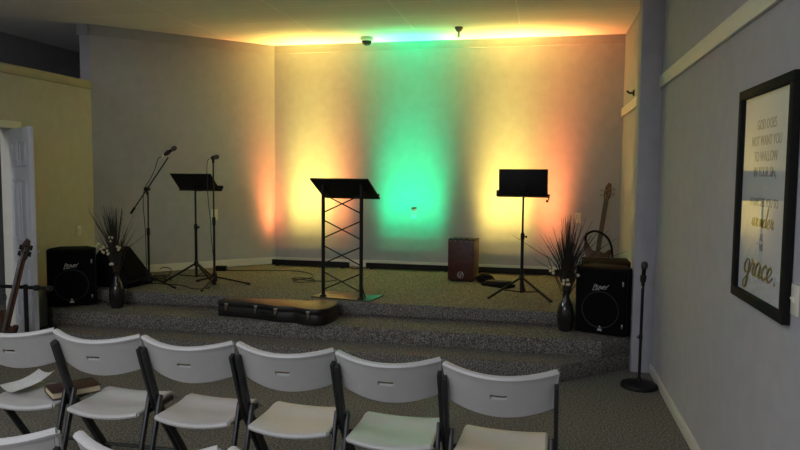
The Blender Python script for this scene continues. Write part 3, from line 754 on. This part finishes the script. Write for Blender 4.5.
def place_axis(bottom, top, roll=0.):
    z = (V(top) - V(bottom)).normalized(); q = V((0, 0, 1)).rotation_difference(z)
    return (q.to_matrix() @ Matrix.Rotation(roll, 3, 'Z')).to_euler()
rb = bass('bass_guitar', (.60, 8.13, S3 + .008), place_axis((.60, 8.13, S3), (.772, 8.47, S3 + 1.12), R(-6)), 'brown bass guitar with a black strap leaning in the right stage corner', True, 'wood_neck')
lb = bass('bass_guitar', (-4.545, 4.87, .012), place_axis((-4.545, 4.87, .012), (-4.335, 4.985, 1.0), R(-22)), 'bass guitar with its headstock up, leaning on a rack beside the open door', False, 'wood_neck', 'rosewood', 'black', 1.6, 1.25, 1.6)
rb.scale = (1.03, 1.03, 1.03)
lb.scale = (.93, .93, .93)
# guitar rack
r = empty('guitar_rack', (-4.38, 4.99, 0), R(0), 'black guitar rack with padded rail beside the open door', 'guitar rack')
b = MB(); b.tube([(-.40, 0, .635), (.25, 0, .635)], .016, 10); rl = b.build('rail', 'black', r)
for x in (-.40, .25, .12):
    b = MB(); b.lathe([(.022, -.02), (.026, -.015), (.026, .015), (.022, .02)], c=(x, 0, .635), axis='x', seg=12); b.build('rail_cap', 'rubber', rl)
for x in (-.34, .01):
    b = MB(); b.tube([(x, 0, .02), (x, 0, .66)], .018, 10); ps = b.build('post', 'black', r)
    b = MB(); b.tube([(x, -.22, .015), (x, .18, .015)], .014, 10); b.build('foot_bar', 'black', ps)
b = MB(); b.tube([(-.34, .12, .022), (.01, .12, .022)], .013, 10); b.build('lower_rail', 'black', r)
b = MB(); b.tube([(-.19, -.012, .625), (-.19, -.014, .57)], .003, 6); b.tube([(-.19 + .014 * math.sin(a), -.014, .54 + .03 * math.cos(a)) for a in [2 * PI * k / 14 for k in range(15)]], .004, 6, caps=False); b.build('hanging_loop', 'cable', r)

# ------------------------------------------------------------------ floor cables
def cable(pts, label, rad=.005):
    b = MB(); b.tube(spline(pts, 8), rad, 6); return tag(b.build('stage_cable', 'cable'), label, 'cable')
z = S3 + .006
cable([(-3.86, 7.74, z), (-3.6, 7.80, z), (-3.3, 7.88, z), (-3.0, 7.92, z), (-2.75, 7.75, z), (-2.64, 7.5, z), (-2.70, 7.3, z), (-2.76, 7.2, z), (-2.68, 7.1, z), (-2.5, 7.16, z + .006), (-2.55, 7.28, z + .01), (-2.72, 7.34, z + .012), (-2.80, 7.25, z + .012), (-2.62, 7.18, z + .016), (-2.40, 7.24, z), (-2.3, 7.36, z)],
      'thin black cable looping across the stage behind the lectern')
cable([(-4.24, 6.52, z), (-4.2, 6.62, z), (-4.0, 6.62, z), (-3.85, 6.60, z), (-3.7, 6.52, z), (-3.62, 6.44, z), (-3.52, 6.42, z), (-3.44, 6.52, z)],
      'thin black cable on the stage edge between the two microphone stands')
b = MB(); pts = []
for k in range(60):
    a = k * .36; pts.append((-4.17 + (.10 + .02 * math.sin(k * .7)) * math.cos(a), 6.80 + .09 * math.sin(a), S3 + .008 + k * .0012 + (.07 * max(0, math.sin(a)) if k > 44 else 0)))
b.tube(spline(pts, 3), .005, 6); tag(b.build('coiled_cable', 'cable'), 'coil of black cable behind the boom microphone stand', 'cable')
cable([(-4.36, 6.14, S2 + .006), (-4.34, 6.06, S2 + .006), (-4.30, 6.02, S2 + .006), (-4.25, 6.08, S2 + .006), (-4.2, 6.13, S2 + .006)], 'short black cable on the step between the left speaker and the vase', .004)
r = empty('direct_box', (-3.93, 7.74, S3), R(10), 'small black box on the stage by the foot of the angled wall', 'audio box')
b = MB(); b.lo((-.07, -.045, 0), (.07, .045, .06), bev=.006); b.build('housing', 'black_plastic', r)
b = MB(); b.lathe([(.012, .07), (.014, .085)], c=(0, 0, .03), axis='x', seg=12); b.build('socket', 'gray_metal', r)

# ------------------------------------------------------------------ LED light bars and their beams
YEL = (1., .73, .14); ORA = (1., .24, .07); GRN = (.0, 1., .36)
def led(parent, x, L, col, e, spread=34, tilt=0., yaw=0.):
    l = bpy.data.lights.new('led_strip', 'AREA'); l.shape = 'RECTANGLE'; l.size = L; l.size_y = .03
    l.color = col; l.energy = e * L; l.spread = R(spread)
    o = bpy.data.objects.new('led_strip_lamp', l); COL.objects.link(o); o.parent = parent
    o.location = (x, 0, .079); o.rotation_euler = (R(180 - tilt), R(yaw), 0)   # points up
    return o
def bar(loc, rz, L, label, leds, lens):
    r = empty('light_bar', loc, rz, label, 'stage light', 'light bars along the stage back wall')
    b = MB(); b.lo((-L / 2, -.035, .012), (L / 2, .035, .062), bev=.005)
    b.lo((-L / 2, -.036, .05), (L / 2, -.026, .082), bev=.002); b.lo((-L / 2, .026, .05), (L / 2, .036, .070), bev=.002); b.build('housing', 'black', r)
    b = MB(); b.lo((-L / 2 + .03, -.02, .061), (L / 2 - .03, .02, .066)); b.build('lens_strip', lens, r, smooth=False)
    for s in (-1, 1):
        b = MB(); b.lo((s * L / 2 - s * .08, -.06, 0), (s * L / 2 - s * .05, .045, .012), bev=.003); b.lo((s * (L / 2 + .012), -.028, .008), (s * (L / 2), .028, .076), bev=.003); b.build('end_bracket', 'black', r)
    for a in leds:
        for share, spread, tilt in ((.55, 26, 3.5), (.55, 38, 3.), (.28, 60, 2.), (.06, 110, 0.)):
            led(r, a[0], a[1], a[2], a[3] * share, spread, tilt, a[4] if len(a) > 4 else 0.)
    return r
K = 22.
lens_y = lens_mat('amber_led_lens', YEL, 1.); lens_g = lens_mat('green_led_lens', GRN, 1.)
yb = 8.40
bar((-2.985, yb, S3), R(-1), 1.04, 'left light bar throwing yellow and orange light up the wall',
    [(-.44, .14, ORA, 1.25 * K, -9.), (-.04, .60, YEL, 1.3 * K), (.36, .20, ORA, 1.1 * K, 1.)], lens_y)
bar((-1.66, yb, S3), R(-.5), 1.10, 'middle light bar throwing green light up the wall',
    [(0, .80, GRN, .86 * K)], lens_g)
bar((-.27, yb, S3), R(-.5), 1.10, 'right light bar throwing yellow and orange light up the wall',
    [(-.18, .62, YEL, 1.3 * K), (.345, .28, ORA, 1.6 * K, 2.)], lens_y)
cable([(-2.44, 8.40, z), (-2.38, 8.33, z), (-2.28, 8.34, z), (-2.24, 8.40, z)], 'short black cable linking the left and middle light bars', .006)

# ------------------------------------------------------------------ house lights: dim ceiling troffers over the seats, behind the camera; plus an added corridor fill
def area(loc, e, sx, sy, col, rot=(0, 0, 0)):
    l = bpy.data.lights.new('troffer_or_fill', 'AREA'); l.shape = 'RECTANGLE'; l.size = sx; l.size_y = sy; l.energy = e; l.color = col
    o = bpy.data.objects.new('troffer_or_fill_light', l); COL.objects.link(o); o.location = loc; o.rotation_euler = rot
area((-1.6, 1.6, ZC - .02), 13, 1.2, .6, (.88, .91, 1.))
area((-3.8, 1.6, ZC - .02), 13, 1.2, .6, (.92, .95, 1.))
area((-1.6, -1.4, ZC - .02), 60, 1.2, .6, (.88, .91, 1.))
area((-3.8, -1.4, ZC - .02), 60, 1.2, .6, (.92, .95, 1.))
area((-2.7, -4.4, ZC - .02), 110, 1.2, .6, (.90, .94, 1.))
area((-5.9, 3.0, ZC - .02), 60, .6, .6, (.95, .97, 1.))  # added fill, no known fixture: brightens the corridor seen above the partition
w = bpy.data.worlds.new('world'); SC.world = w; w.use_nodes = True
w.node_tree.nodes['Background'].inputs[0].default_value = (.5, .55, .6, 1); w.node_tree.nodes['Background'].inputs[1].default_value = .02

# ------------------------------------------------------------------ camera
f, yaw, pitch, roll = 674.2, R(11.95), R(4.312), R(.472)
F = V((-math.sin(yaw) * math.cos(pitch), math.cos(yaw) * math.cos(pitch), -math.sin(pitch)))
Rt = V((math.cos(yaw), math.sin(yaw), 0)); U = Rt.cross(F)
R2 = math.cos(roll) * Rt + math.sin(roll) * U; U2 = -math.sin(roll) * Rt + math.cos(roll) * U
cd = bpy.data.cameras.new('camera'); cd.sensor_width = 36; cd.lens = 36 * f / 800; cd.clip_start = .05
co = bpy.data.objects.new('camera', cd); COL.objects.link(co)
mw = Matrix((R2, U2, -F)).transposed().to_4x4(); mw.translation = V((0, 0, 1.64)); co.matrix_world = mw
SC.camera = co
vs = SC.view_settings
vs.view_transform = 'Standard'; vs.look = 'None'; vs.gamma = 1; vs.use_curve_mapping = False; vs.exposure = 0.
